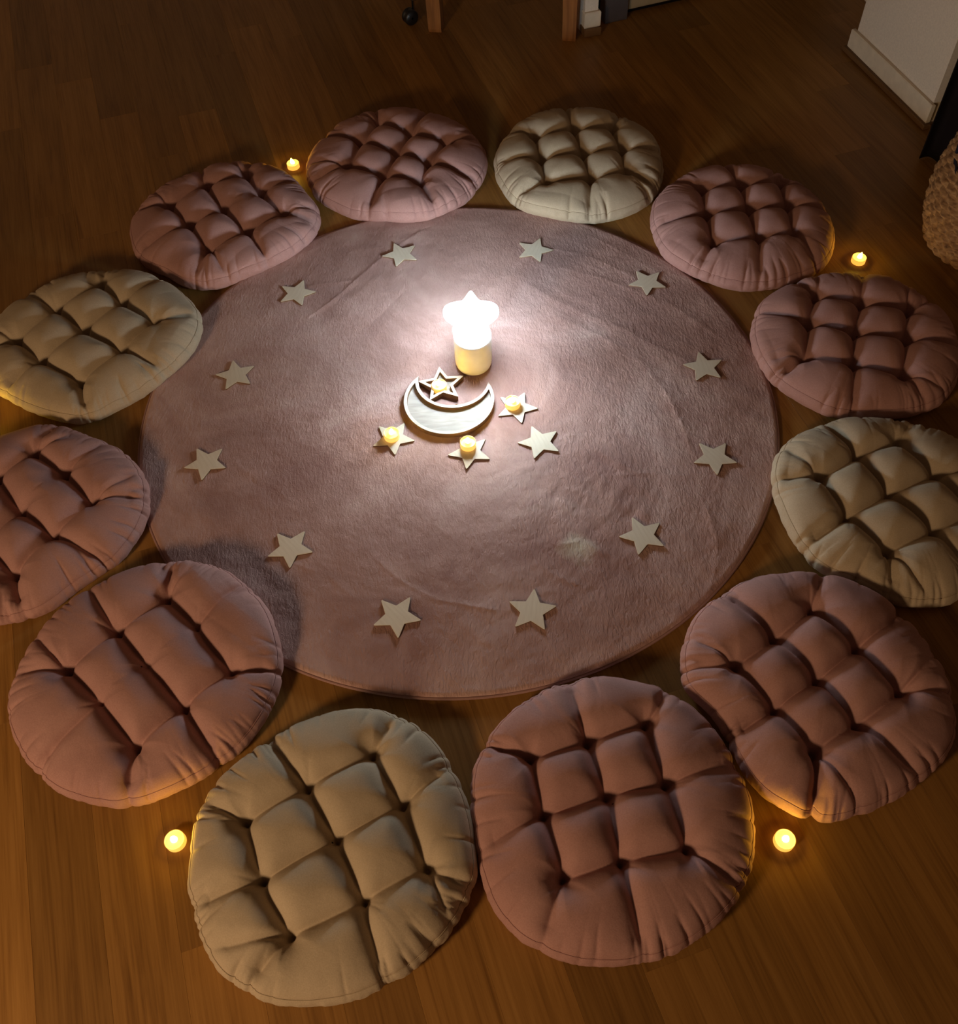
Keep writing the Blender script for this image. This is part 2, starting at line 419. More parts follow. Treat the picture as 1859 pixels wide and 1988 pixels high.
V = np.vstack([V, Vb]); Q = grid_quads(nr+1, nt_)
rug = empty('round_rug', (RC[0], RC[1], 0)); tag(rug, 'round dusty pink plush rug with creases, lying on the wooden floor', 'rug')
obj('pile', mesh_np('pile', V, Q, M_RUG), rug)
tv, tq = tube(np.stack([(RR+0.001)*np.cos(th[::2]), (RR+0.001)*np.sin(th[::2]), np.full(nt_//2, 0.0042)], -1), 0.0036, 8)
obj('edge_binding', mesh_np('edge_binding', tv, tq, M_RUGEDGE), rug)
def rest(x, y, r):
    a = np.linspace(0, 2*np.pi, 40, endpoint=False); s = np.linspace(0, r, 12)
    return float(rug_h(x+s[:, None]*np.cos(a), y+s[:, None]*np.sin(a)).max())

# ---------------------------------------------------------------- cushions
CUSH = [
 dict(c='pink', label='pink tufted floor cushion between the amber-lit beige cushion and a tea light',
  o=[(369,330),(412,313),(477,306),(520,313),(576,345),(595,373),(619,407),(622,431),(601,474),(546,515),(477,543),(423,560),(391,563),(360,556),(326,534),(272,506),(253,459),(250,433),(262,401),(294,369),(333,345)],
  t=[(333,407),(401,369),(479,347),(369,444),(434,417),(507,385),(406,491),(479,456),(548,422)], weak=[(4,5)]),
 dict(c='pink', label='pink tufted floor cushion overlapping the rug edge, a tea light beside it',
  o=[(723,207),(774,203),(815,206),(856,219),(907,245),(938,282),(945,313),(936,349),(915,380),(883,409),(850,427),(821,435),(784,437),(744,434),(692,425),(652,407),(615,384),(598,354),(592,325),(602,292),(627,260),(652,237),(682,221)],
  t=[(738,248),(799,269),(866,285),(703,284),(772,307),(833,323),(678,331),(748,351),(813,360)]),
 dict(c='beige', label='beige tufted floor cushion overlapping the rug edge between two pink cushions',
  o=[(1114,202),(1153,204),(1192,211),(1230,231),(1265,254),(1283,287),(1286,316),(1281,360),(1265,389),(1234,411),(1192,426),(1149,434),(1114,434),(1066,426),(1027,417),(994,395),(973,364),(960,333),(960,306),(969,277),(985,252),(1017,225),(1066,207)],
  t=[(1037,273),(1112,262),(1186,258),(1048,316),(1130,308),(1205,298),(1060,360),(1145,357),(1213,341)]),
 dict(c='pink', label='pink tufted floor cushion between the rug-overlapping beige cushion and a tea light',
  o=[(1408,312),(1455,313),(1513,327),(1558,350),(1593,383),(1614,419),(1621,454),(1614,494),(1595,522),(1548,544),(1498,561),(1455,565),(1423,563),(1380,550),(1337,533),(1294,507),(1274,471),(1263,428),(1268,393),(1287,363),(1326,335),(1369,318)],
  t=[(1361,375),(1434,370),(1512,359),(1367,426),(1449,417),(1524,408),(1384,477),(1468,469),(1541,462)]),
 dict(c='pink', label='pink tufted floor cushion near the basket, its far rim lit by a tea light',
  o=[(1638,521),(1688,524),(1733,530),(1778,553),(1819,582),(1846,611),(1862,650),(1866,700),(1850,752),(1828,782),(1790,800),(1720,812),(1660,814),(1607,809),(1566,789),(1526,765),(1492,738),(1469,702),(1458,654),(1460,623),(1478,582),(1508,560),(1541,542),(1587,527)],
  t=[(1580,583),(1668,598),(1760,609),(1566,636),(1656,655),(1756,666),(1562,699),(1652,713),(1749,735)]),
 dict(c='beige', label='beige tufted floor cushion between two pink cushions with no tea light beside it',
  o=[(1663,801),(1704,804),(1765,806),(1806,819),(1859,839),(1905,880),(1930,940),(1932,1010),(1915,1080),(1885,1140),(1845,1172),(1790,1181),(1730,1172),(1660,1142),(1600,1116),(1576,1102),(1555,1075),(1531,1035),(1511,984),(1499,953),(1496,923),(1504,888),(1527,855),(1568,829),(1613,810)],
  t=[(1590,931),(1663,890),(1741,865),(1643,1008),(1725,965),(1814,930),(1721,1073),(1810,1037),(1888,1000)]),
 dict(c='pink', label='pink tufted floor cushion with a pinched corner pointing at a tea light',
  o=[(1550,1100),(1601,1103),(1661,1116),(1721,1149),(1766,1191),(1811,1248),(1847,1311),(1856,1366),(1858,1426),(1841,1462),(1787,1516),(1721,1558),(1646,1588),(1601,1599),(1577,1602),(1535,1579),(1480,1549),(1450,1515),(1425,1470),(1399,1414),(1369,1375),(1330,1340),(1320,1318),(1323,1260),(1333,1224),(1363,1179),(1426,1134),(1486,1109)],
  t=[(1429,1297),(1504,1239),(1577,1185),(1504,1378),(1583,1324),(1661,1263),(1580,1462),(1661,1408),(1748,1345)],
  extra=[((1580,1462),(1580,1598))]),
 dict(c='pink', label='pink tufted floor cushion wedged between the beige cushion and the pinched pink cushion',
  o=[(1186,1303),(1233,1312),(1281,1323),(1335,1353),(1389,1407),(1433,1480),(1459,1544),(1467,1607),(1459,1687),(1433,1744),(1376,1804),(1313,1849),(1249,1871),(1186,1877),(1122,1874),(1068,1858),(1008,1826),(963,1776),(935,1703),(919,1607),(914,1528),(925,1468),(954,1417),(1011,1360),(1075,1322),(1138,1306)],
  t=[(1027,1474),(1141,1442),(1249,1407),(1056,1582),(1176,1550),(1294,1522),(1094,1706),(1205,1677),(1332,1649)]),
 dict(c='beige', label='beige tufted floor cushion with a tea light glowing on the floor against its side',
  o=[(711,1366),(760,1376),(808,1402),(850,1444),(885,1505),(911,1576),(924,1657),(926,1711),(905,1763),(869,1818),(785,1895),(727,1928),(647,1950),(582,1954),(518,1947),(469,1921),(421,1883),(388,1818),(366,1747),(361,1705),(367,1640),(376,1569),(405,1521),(459,1469),(534,1415),(598,1386),(663,1369)],
  t=[(476,1595),(598,1531),(721,1466),(511,1711),(653,1634),(782,1563),(563,1821),(705,1750),(827,1682)]),
 dict(c='pink', label='pink floor cushion with long tufted channels, its seam lit amber by a tea light',
  o=[(325,1081),(386,1087),(437,1106),(479,1136),(518,1184),(542,1245),(550,1305),(539,1347),(521,1389),(482,1447),(431,1489),(377,1522),(331,1544),(277,1564),(235,1570),(181,1561),(120,1540),(69,1501),(33,1447),(9,1371),(12,1329),(33,1275),(60,1230),(120,1163),(196,1118),(265,1090)],
  t=[(133,1305),(229,1230),(322,1166),(199,1371),(289,1299),(383,1227),(265,1456),(355,1374),(446,1305)],
  weak=[(3,4),(4,5)], shallow=[3,4,5]),
 dict(c='pink', label='pink tufted floor cushion squeezed between the amber-lit beige cushion and the channelled pink cushion',
  o=[(89,813),(127,820),(148,830),(190,848),(222,861),(254,891),(281,927),(293,980),(285,1011),(264,1051),(228,1098),(190,1120),(146,1150),(106,1182),(85,1194),(32,1208),(0,1212),(-60,1207),(-120,1175),(-165,1115),(-180,1040),(-160,965),(-115,895),(-55,855),(0,838),(53,821)],
  t=[(70,885),(127,929),(180,980),(-4,936),(44,999),(106,1043),(-80,990),(-25,1060),(27,1117)], weak=[(1,4)]),
 dict(c='beige', label='beige tufted floor cushion with amber candle glow on its edge',
  o=[(204,516),(258,518),(301,530),(340,554),(372,586),(392,618),(394,646),(381,681),(349,719),(301,756),(258,782),(215,803),(183,821),(151,823),(118,816),(75,803),(32,782),(0,764),(-25,742),(-42,712),(-44,680),(-28,637),(0,601),(28,577),(65,554),(108,534),(151,523)],
  t=[(37,666),(110,608),(194,558),(82,704),(166,648),(241,595),(155,745),(239,687),(301,631)]),
]
NTH = 600
TH = np.linspace(-np.pi, np.pi, NTH, endpoint=False)
def smooth_per(a, s):
    k = np.arange(-int(4*s)-1, int(4*s)+2); g = np.exp(-0.5*(k/s)**2); g /= g.sum()
    return sum(w*np.roll(a, i) for i, w in zip(k, g))
def lerp_per(th, vals, q):
    i = np.argsort(th); th = th[i]; vals = vals[i]
    return np.interp(q, np.concatenate([th-2*np.pi, th, th+2*np.pi]), np.tile(vals, 3))
for c in CUSH:
    o = np.array(c['o'], float); P = ground(o, 0.04); C = (P.max(0)+P.min(0))/2
    d = P-C; d /= np.linalg.norm(d, axis=1)[:, None]
    tc = -C/np.linalg.norm(C); k = (d@tc+1)/2
    P = np.array([ground(p, 0.058+(0.016-0.058)*kk) for p, kk in zip(o, k)])
    C = (P.max(0)+P.min(0))/2; c['C'] = C; v = P-C
    R = lerp_per(np.arctan2(v[:, 1], v[:, 0]), np.hypot(v[:, 0], v[:, 1]), TH)
    c['R'] = smooth_per(R, 6.0)
# where two neighbours would pass through each other, both give way
for it in range(14):
    for A in CUSH:
        p = A['C']+A['R'][:, None]*np.stack([np.cos(TH), np.sin(TH)], -1)
        for B in CUSH:
            if B is A or np.linalg.norm(A['C']-B['C']) > 0.75: continue
            q = p-B['C']; r = np.hypot(q[:, 0], q[:, 1]); rb = np.interp(np.arctan2(q[:, 1], q[:, 0]), TH, B['R'], period=2*np.pi)
            pen = rb+0.001-r
            A['R'] = np.where(pen > 0, A['R']-0.45*pen, A['R'])
        A['R'] = np.minimum(A['R'], smooth_per(A['R'], 3.0)+0.0006)
for ci, c in enumerate(CUSH):
    rs = np.random.RandomState(100+ci)
    C = c['C']; R = smooth_per(c['R'], 2.0)
    T = [ground(p, 0.048)-C for p in c['t']]
    ZS, ZT = 0.044, 0.096
    Rseam = R-0.007
    Rat = lambda a: np.interp(a, TH, Rseam, period=2*np.pi)
    weak = {tuple(sorted(w)) for w in c.get('weak', [])}; shallow = set(c.get('shallow', []))
    segs = []   # a, b, depth at a, depth mid, depth at b, width
    dep = [0.056*(0.62 if i in shallow else 1.0)*(0.94+0.12*rs.rand()) for i in range(9)]
    for r_ in range(3):
        for k in range(3):
            i = r_*3+k
            for j in ([i+1] if k < 2 else [])+([i+3] if r_ < 2 else []):
                w = 0.16 if (i, j) in weak else 1.0
                segs.append((T[i], T[j], dep[i]*0.80*(w**0.5), 0.037*w, dep[j]*0.80*(w**0.5), 0.0195))
    cen = T[4]
    ends = []
    for i in (0, 1, 2, 3, 5, 6, 7, 8):
        d = T[i]-cen; a = math.atan2(d[1], d[0])+rs.uniform(-0.10, 0.10)
        e = Rat(a)*np.array([math.cos(a), math.sin(a)])
        st = rs.uniform(0.65, 1.3)
        segs.append((T[i], e, dep[i]*0.8, 0.025*st, 0.012*st, 0.0150)); ends.append((a, st))
        if i in (0, 2, 6, 8) and rs.rand() < 0.45:
            a2 = a+rs.choice([-1, 1])*rs.uniform(0.22, 0.38); e = Rat(a2)*np.array([math.cos(a2), math.sin(a2)])
            segs.append((T[i], e, dep[i]*0.85, 0.014, 0.008, 0.010)); ends.append((a2, 0.5))
    for pa, pb in c.get('extra', []):
        a_, b_ = ground(pa, 0.048)-C, ground(pb, 0.03)-C
        segs.append((a_, b_, 0.046, 0.030, 0.022, 0.010)); ends.append((math.atan2(b_[1], b_[0]), 2.2))
    wr = []    # small gathers along the seam and round the tufts
    for _ in range(84):
        if rs.rand() < 0.55:
            a0, st = ends[rs.randint(len(ends))]; a = a0+rs.normal()*0.13
        else: a = rs.uniform(-np.pi, np.pi)
        L = rs.uniform(0.018, 0.062); e0 = (Rat(a)-0.002)*np.array([math.cos(a), math.sin(a)])
        da = a+rs.normal()*0.16; e1 = e0-L*np.array([math.cos(da), math.sin(da)])
        wr.append((e0, e1, rs.uniform(0.0020, 0.0082)*rs.rand()**0.3, rs.uniform(0.0028, 0.0055), a))
    for i in (0, 1, 2, 3, 5, 6, 7, 8):
        for _ in range(4):
            d = T[i]-cen; a = math.atan2(d[1], d[0])+rs.normal()*0.55
            e1 = T[i]+rs.uniform(0.028, 0.06)*np.array([math.cos(a), math.sin(a)])
            wr.append((T[i], e1, rs.uniform(0.0015, 0.0045), 0.0042, None))
    # notches: creases that reach the seam pull the rim in
    notch = np.zeros(NTH)
    for a, st in ends:
        dd = np.abs((TH-a+np.pi) % (2*np.pi)-np.pi); notch += 0.0060*st*np.exp(-dd/0.030)
    for e0, e1, dp, w, a in wr:
        if a is not None:
            dd = np.abs((TH-a+np.pi) % (2*np.pi)-np.pi); notch += 0.40*dp*np.exp(-dd/0.014)
    fine = 0.0012*fbm(np.cos(TH)*7+ci*3.1, np.sin(TH)*7, 3)
    Rs = Rseam-notch+fine
    NR = 104
    rho = 1-(1-np.linspace(0.004, 1, NR))**1.25
    X = rho[:, None]*Rs*np.cos(TH); Y = rho[:, None]*Rs*np.sin(TH)
    # crease pattern is read through a slight warp so the lines wander
    QX = X+0.006*fbm(X*11+ci*7, Y*11, 2); QY = Y+0.006*fbm(X*11+40, Y*11+ci*5, 2)
    acc = np.zeros_like(X)
    for a, b, d0, dm, d1, w in segs:
        d, t = seg_dist(QX, QY, np.asarray(a), np.asarray(b))
        s = np.abs(2*t-1)**1.7
        D = np.where(t < 0.5, dm+(d0-dm)*s, dm+(d1-dm)*s)
        ds = np.sqrt(d*d+0.0014**2)-0.0014
        acc += (D*np.exp(-ds/w))**2.7
    dep_f = acc**(1/2.7)
    for i in range(9):
        d = np.sqrt((QX-T[i][0])**2+(QY-T[i][1])**2+0.006**2); dep_f = np.maximum(dep_f, dep[i]*np.exp(-(d-0.006)/0.022))
    small = np.zeros_like(X)
    for e0, e1, dp, w, a in wr:
        d, t = seg_dist(QX, QY, e0, e1); small += dp*np.exp(-d/w)*np.clip(1-t, 0, 1)**0.7
    base = ZS+(ZT-ZS)*np.clip(1-rho**3.6, 0, 1)[:, None]**0.60
    edge = np.clip((1-rho)/0.10, 0, 1)[:, None]
    Z = base-dep_f*(0.35+0.65*edge)-small+0.0035*fbm(X*14+ci*3, Y*14, 2)*edge
    Z = np.maximum(Z, 0.016)
    zseam = Z[-1].copy()
    ongr = RT*np.clip((RR-np.hypot(X+C[0]-RC[0], Y+C[1]-RC[1])+0.02)/0.05, 0, 1)*0.9   # what lies over the rug rides up on it
    Z = Z+ongr
    root = empty('floor_cushion', (C[0], C[1], 0)); tag(root, c['label'], 'cushion', 'round tufted cushions in a ring round the rug')
    mat, sm = (M_PINK, M_PINK_SEAM) if c['c'] == 'pink' else (M_BEIGE, M_BEIGE_SEAM)
    tp = obj('top_panel', mesh_np('top_panel', np.stack([X, Y, Z], -1).reshape(-1, 3), grid_quads(NR, NTH), mat), root)
    # side band
    NB = 16; v = np.linspace(0, 1, NB)[:, None]
    bul = 0.0085*np.sin(np.pi*np.clip(v*1.02, 0, 1)**0.85)-0.012*np.clip(v-0.72, 0, 1)**1.2*3.2
    ripple = 0.0030*fbm(np.cos(TH)*16+ci, np.sin(TH)*16+v*2.5, 3)*np.sin(np.pi*np.clip(v, 0, 1))
    rb = Rseam-notch*(1-v*0.25)+fine+bul+ripple
    bx, by = rb*np.cos(TH), rb*np.sin(TH)
    lift = RT*np.clip((RR-np.hypot(bx[-1]+C[0]-RC[0], by[-1]+C[1]-RC[1])+0.02)/0.05, 0, 1)
    bz = (zseam+ongr[-1])*(1-v)+(0.0008+lift)*v
    bv = np.stack([bx, by, bz], -1).reshape(-1, 3)
    bq = grid_quads(NB, NTH)
    inner = np.stack([bx[-1]*0.02, by[-1]*0.02, np.full(NTH, 0.0008)+lift*0], -1)
    mid = np.stack([bx[-1]*0.72, by[-1]*0.72, 0.0008+RT*np.clip((RR-np.hypot(bx[-1]*0.72+C[0]-RC[0], by[-1]*0.72+C[1]-RC[1])+0.02)/0.05, 0, 1)], -1)
    bv = np.vstack([bv, mid, inner]); bq = grid_quads(NB+2, NTH)
    obj('side_band', mesh_np('side_band', bv, bq, mat), root)
    sv, sq = tube(np.stack([X[-1]*1.0025, Y[-1]*1.0025, Z[-1]+0.0001], -1), 0.0009, 6)
    obj('seam', mesh_np('seam', sv, sq, sm), tp)

# ---------------------------------------------------------------- star lamp
LB = np.array([0.0075, 1.7735])
lamp = empty('star_lamp', (LB[0], LB[1], rest(LB[0], LB[1], 0.045)-0.001)); tag(lamp, 'glowing star-shaped night lamp on a white cylindrical base in the middle of the rug', 'lamp')
prof = [(0.004, 0.0), (0.030, 0.0), (0.038, 0.002), (0.0445, 0.008), (0.0475, 0.018), (0.0485, 0.032), (0.0485, 0.100), (0.0475, 0.1045), (0.045, 0.106), (0.042, 0.106), (0.042, 0.100), (0.004, 0.100)]
v, q = lathe(prof, 64); obj('base', mesh_np('base', v, q, M_LAMPBODY), lamp)
prof = [(0.004, 0.101), (0.0418, 0.101), (0.0468, 0.1062), (0.0478, 0.1090), (0.0470, 0.1120), (0.044, 0.1145), (0.030, 0.1165), (0.004, 0.1172)]
v, q = lathe(prof, 64); obj('diffuser_disc', mesh_np('diffuser_disc', v, q, M_DISC), lamp)
# puffy upright star, turned to the room
ST = 0.020
half = [(0.0, 0.104, 0.012), (0.0205, 0.066, 0.008), (0.056, 0.060, 0.012), (0.070, 0.046, 0.010), (0.067, 0.026, 0.012), (0.0405, 0.002, 0.008), (0.0480, -0.028, 0.010), (0.030, -0.034, 0.008)]
hp_ = half+[(0.0, -0.024, 0.010)]+[(-x, z, r) for x, z, r in half[:0:-1]]
hp_ = hp_[::-1]
pol = rounded_poly([(x, z) for x, z, r in hp_], [r for x, z, r in hp_], 6)-np.array([0.0, 0.028])
rings = []
for t in np.linspace(-1, 1, 15):
    s = (1-abs(t)**3.0)**0.42 if abs(t) < 1 else 0.0
    s = 0.62+0.38*s if abs(t) < 1 else 0.62
    rings.append(np.stack([pol[:, 0]*s, np.full(len(pol), t*ST), pol[:, 1]*s], -1))
V = np.vstack(rings); n = len(pol); Q = grid_quads(15, n).tolist()
Q = [tuple(f) for f in Q]+[tuple(range(n)), tuple(range(14*n+n-1, 14*n-1, -1))]
star = obj('star_shade', mesh_np('star_shade', V, Q, M_GLOW), lamp); star.location = (-0.001, 0.002, 0.174); star.rotation_euler = (0, math.radians(2.0), 0)

# ---------------------------------------------------------------- moon-and-star tray
OC, OR_ = np.array([-0.0606, 1.6455]), 0.1147
IC, IR = np.array([-0.0475, 1.7147]), 0.0905
def crescent(oc, orr, ic, ir, n=64):
    d = ic-oc; D = np.linalg.norm(d); a = (D*D+orr*orr-ir*ir)/(2*D); hh = math.sqrt(max(orr*orr-a*a, 1e-9)); e = d/D; pe = np.array([-e[1], e[0]])
    p1 = oc+e*a+pe*hh; p2 = oc+e*a-pe*hh
    A1 = math.atan2(*(p1-oc)[::-1]); A2 = math.atan2(*(p2-oc)[::-1])
    while A2 < A1: A2 += 2*math.pi
    out = [oc+orr*np.array([math.cos(t), math.sin(t)]) for t in np.linspace(A1, A2, n)]
    B1 = math.atan2(*(p1-ic)[::-1]); B2 = math.atan2(*(p2-ic)[::-1])
    while B2 < B1: B2 += 2*math.pi
    inn = [ic+ir*np.array([math.cos(t), math.sin(t)]) for t in np.linspace(B2, B1, n)]
    return np.array(out), np.array(inn), p1, p2
tz = rest(-0.06, 1.64, 0.12)-0.0004
tray = empty('moon_tray', (OC[0], OC[1], tz)); tag(tray, 'whitewashed wooden tray of a crescent moon joined to a small star', 'tray')
out, inn, h1, h2 = crescent(OC, OR_, IC, IR)
full = np.vstack([out, inn[1:-1]])-OC
def ring_wall(outer, inner, z0, z1):
    """rim between two loops with equal point counts"""
    n = len(outer); V = [(*p, z0) for p in outer]+[(*p, z1) for p in outer]+[(*p, z1) for p in inner]+[(*p, z0) for p in inner]
    Fc = []
    for k in range(3):
        for i in range(n): j = (i+1) % n; Fc.append((k*n+i, k*n+j, (k+1)*n+j, (k+1)*n+i))
    for i in range(n): j = (i+1) % n; Fc.append((3*n+i, 3*n+j, j, i))
    return V, Fc
o2, i2, _, _ = crescent(OC, OR_-0.0082, IC, IR+0.0082)
full2 = np.vstack([o2, i2[1:-1]])-OC
def two_tone(name, V, Fc, parent, z1, matside=M_EDGE, mattop=M_TRAYRIM):
    me = mesh_np(name, V, Fc, mattop, False); me.materials.append(matside)
    for p in me.polygons:
        if abs(p.normal.z) < 0.5: p.material_index = 1
    return obj(name, me, parent)
V, Fc = ring_wall(full, full2, 0.0, 0.014); two_tone('moon_rim', V, Fc, tray, 0.014)
V, Fc = prism([tuple(p) for p in full2*0.999], 0.0005, 0.0045); mo = obj('moon_base', mesh_np('moon_base', V, Fc, M_TRAYBASE, False), tray)
SC = np.array([-0.0775, 1.6985])
tips = np.array([[-0.0828, 1.7558], [-0.0237, 1.7198], [-0.0419, 1.6422], [-0.1092, 1.6471], [-0.1334, 1.7141]])
a0 = math.atan2(tips[0][1]-SC[1], tips[0][0]-SC[0])
so = star_poly(0.0625, 0.0295, a0, 0.003, 0.001, 4)+SC-OC; si = star_poly(0.0440, 0.0210, a0, 0.001, 0.001, 4)+SC-OC
V, Fc = ring_wall(so, si, 0.0, 0.0150); two_tone('star_rim', V, Fc, tray, 0.0148)
V, Fc = prism([tuple(p) for p in star_poly(0.0442, 0.0212, a0, 0.001, 0.001, 4)+SC-OC], 0.0006, 0.0046); obj('star_base', mesh_np('star_base', V, Fc, M_TRAYBASE, False), tray)

# ---------------------------------------------------------------- flat wooden stars
STARS = [
 ([-0.478, 2.0865], 1.268, 'facing the pink cushion between amber-lit beige one and tea light'),
 ([-0.1856, 2.2249], 1.957, 'facing the pink cushion that overlaps the rug edge'),
 ([0.2009, 2.2146], 1.179, 'facing the beige cushion that overlaps the rug edge'),
 ([0.5035, 2.0506], 0.773, 'facing the pink cushion beside the rug-overlapping beige one'),
 ([-0.6191, 1.7823], 1.807, 'facing the beige cushion with amber candle glow'),
 ([-0.6615, 1.4901], 2.127, 'facing the pink cushion next to the amber-lit beige cushion'),
 ([0.6019, 1.719], 1.656, 'facing the pink cushion near the woven basket'),
 ([0.5743, 1.4216], 2.131, 'facing the beige cushion without a tea light'),
 ([-0.4361, 1.2251], 2.245, 'facing the channelled pink cushion'),
 ([-0.1907, 1.0322], 2.259, 'facing the beige cushion with tea light at its side'),
 ([0.3697, 1.2077], 1.888, 'facing the pinched pink cushion'),
 ([0.1034, 1.0285], 1.398, 'facing the wedged pink cushion'),
 ([0.1583, 1.4988], 1.871, 'EMPTY'),
 ([-0.2024, 1.5364], 2.292, 'under'), ([-0.0145, 1.4804], 2.008, 'under'), ([0.1095, 1.6163], 2.375, 'under')]
TH_STAR = 0.0042
v, f = prism(star_poly(0.0565, 0.0262, 0.0, 0.0062, 0.0014, 5), 0.0, TH_STAR, 0.0005)
star_me = mesh_np('wooden_star', v, f, M_STAR, False); star_me.materials.append(M_EDGE)
for p in star_me.polygons:
    if abs(p.normal.z) < 0.3: p.material_index = 1
STOP = {}
UNDER = {13: 'pale wooden star under a tea light, by the star side of the moon tray',
         14: 'pale wooden star under a tea light, at the broad curve of the moon tray',
         15: 'pale wooden star under a tea light, beside the bare horn of the moon tray'}
for i, (c, a, lab) in enumerate(STARS):
    z = rest(c[0], c[1], 0.05)-0.0012
    o = obj('wooden_star', star_me); o.location = (c[0], c[1], z); o.rotation_euler = (0, 0, a)
    if i < 12: tag(o, 'pale wooden star '+lab, 'star', 'flat wooden stars in a ring on the rug')
    elif i == 12: tag(o, 'pale wooden star without a candle, on the rug near the moon tray', 'star', 'flat wooden stars round the moon tray')
    else: tag(o, UNDER[i], 'star', 'flat wooden stars round the moon tray')
    STOP[i] = z+TH_STAR

# ---------------------------------------------------------------- tea lights
CR, CH = 0.0195, 0.0165
v, q = lathe([(0.0008, 0.0), (CR-0.001, 0.0), (CR, 0.001), (CR, CH-0.001), (CR-0.0006, CH), (CR-0.0016, CH), (CR-0.0022, CH-0.0010)], 40)
cup_me = mesh_np('cup', v, q, M_CUP)
v, q = lathe([(CR-0.0022, CH-0.0026), (CR-0.0040, CH-0.0030), (0.010, CH-0.0022), (0.0072, CH-0.0008), (0.0064, CH-0.0006), (0.0008, CH-0.0006)], 40)
top_me = mesh_np('top_disc', np.vstack([v]), q, M_CUPTOP)
v, q = lathe([(0.0060, 0.0), (0.0062, 0.003), (0.0056, 0.0068), (0.0042, 0.0105), (0.0025, 0.0140), (0.0012, 0.0165), (0.0003, 0.0178)], 20)
flame_me = mesh_np('flame', v, q, M_FLAME)
def tea_light(x, y, z, label, group, lean=0.0, tw=0.0, name='tea_light'):
    r = empty(name, (x, y, z), tw); tag(r, label, 'candle', group)
    obj('cup', cup_me, r); obj('top_disc', top_me, r)
    fl = obj('flame', flame_me, r); fl.location = (0.0, 0.0, CH-0.0016); fl.rotation_euler = (0, lean, 0)
    return r
G1, G2 = 'tea lights on the rug', 'tea lights on the floor'
def at(px, z): return ground(px, z)
p = at((852, 746), tz+0.0045+CH); tea_light(p[0], p[1], tz+0.0046, 'lit tea light standing inside the star of the moon tray', G1)
p = at((994.5, 778), STOP[15]+CH); tea_light(p[0], p[1], STOP[15], 'lit tea light on the wooden star beside the bare horn of the moon tray', G1)
p = at((759.5, 840), STOP[13]+CH); tea_light(p[0], p[1], STOP[13], 'lit tea light on the wooden star by the star side of the moon tray', G1, 0.08)
p = at((908, 857), STOP[14]+CH); tea_light(p[0], p[1], STOP[14], 'lit tea light on the wooden star in front of the moon tray', G1)
for px, lab, ln in [((568, 316), 'lit tea light on the floor beside the pink cushion that overlaps the rug edge', -0.15),
                ((1668, 499), 'lit tea light on the floor behind the pink cushion near the woven basket', 0.15),
                ((338, 1630), 'lit tea light on the floor against the side of the beige cushion', -0.1),
                ((1524, 1629), 'lit tea light on the floor in front of the pinched corner of a pink cushion', 0.1),
                ((-36, 806), 'lit tea light on the floor beside the amber-lit beige cushion', 0.0)]:
    p = at(px, CH); tea_light(p[0], p[1], 0.0, lab, G2, ln, name='tea_light_offscreen' if px[0] < 0 else 'tea_light')

# ---------------------------------------------------------------- background furniture
# wooden table: four legs and a top, at the far side of the room
tb = empty('wooden_table', (0.18, 3.44, 0), math.radians(-13)); tag(tb, 'brown wooden table with thick tapered legs at the far side of the floor', 'table')
def leg(x, y):
    V = []
    for z, h in [(0, 0.024), (0.01, 0.026), (0.3, 0.034), (0.70, 0.038)]:
        V += [(x-h*0.62-0.008, y-h, z), (x+0.024, y-h, z), (x+0.024, y+h, z), (x-h*0.62-0.008, y+h, z)]
    Fc = [(3, 2, 1, 0), (12, 13, 14, 15)]
    for k in range(3):
        for i in range(4): j = (i+1) % 4; Fc.append((k*4+i, k*4+j, k*4+4+j, k*4+4+i))
    return V, Fc
lx = 0.246
for x, y in ((-lx, 0.0), (lx, 0.0), (-lx, 0.30), (lx, 0.30)):
    v, f = leg(x, y); obj('leg', mesh_np('leg', v, f, M_TABLE, False), tb)
v, f = box(-lx-0.024, lx+0.024, -0.045, 0.345, 0.70, 0.735, 0.004); obj('tabletop', mesh_np('tabletop', v, f, M_TABLE, False), tb)
for y_ in (0.0, 0.30):
    v, f = box(-lx, lx, y_-0.012, y_+0.012, 0.60, 0.70); obj('apron', mesh_np('apron', v, f, M_TABLE, False), tb)
# office chair caster beside the table leg, with the foot that carries it
cp = ground((797, 46)); cs = empty('office_chair', (cp[0], cp[1], 0)); tag(cs, 'black office chair on casters beside the table leg', 'chair')
V, Q = lathe([(0.004, -0.02), (0.022, -0.02), (0.027, -0.014), (0.027, -0.004), (0.018, -0.002), (0.018, 0.002), (0.027, 0.004), (0.027, 0.014), (0.022, 0.02), (0.004, 0.02)], 32)
w = obj('caster_wheel', mesh_np('caster_wheel', V, Q, M_RUBBER), cs); w.rotation_euler = (math.pi/2, 0, 0.5); w.location = (0, 0, 0.027)
V, Q = lathe([(0.006, 0.02), (0.006, 0.075), (0.010, 0.078), (0.010, 0.085)], 16); o = obj('caster_stem', mesh_np('caster_stem', V, Q, M_STEEL), cs); o.location = (0.014, 0.012, 0.004)
V, Q = lathe([(0.004, 0.05), (0.03, 0.052), (0.035, 0.10), (0.03, 0.42), (0.004, 0.43)], 24); o = obj('gas_column', mesh_np('gas_column', V, Q, M_RUBBER), cs); o.location = (-0.16, 0.24, 0.03)
v, f = prism(rounded_poly([(-0.19, 0.23), (-0.165, 0.215), (0.03, 0.0), (0.022, 0.03), (-0.13, 0.26)], 0.006), 0.082, 0.112, 0.004); obj('foot', mesh_np('foot', v, f, M_RUBBER, False), cs)
v, f = prism(rounded_poly([(-0.38, 0.02), (0.06, 0.02), (0.06, 0.46), (-0.38, 0.46)], 0.09), 0.46, 0.54, 0.02); obj('seat', mesh_np('seat', v, f, M_BLACK), cs)
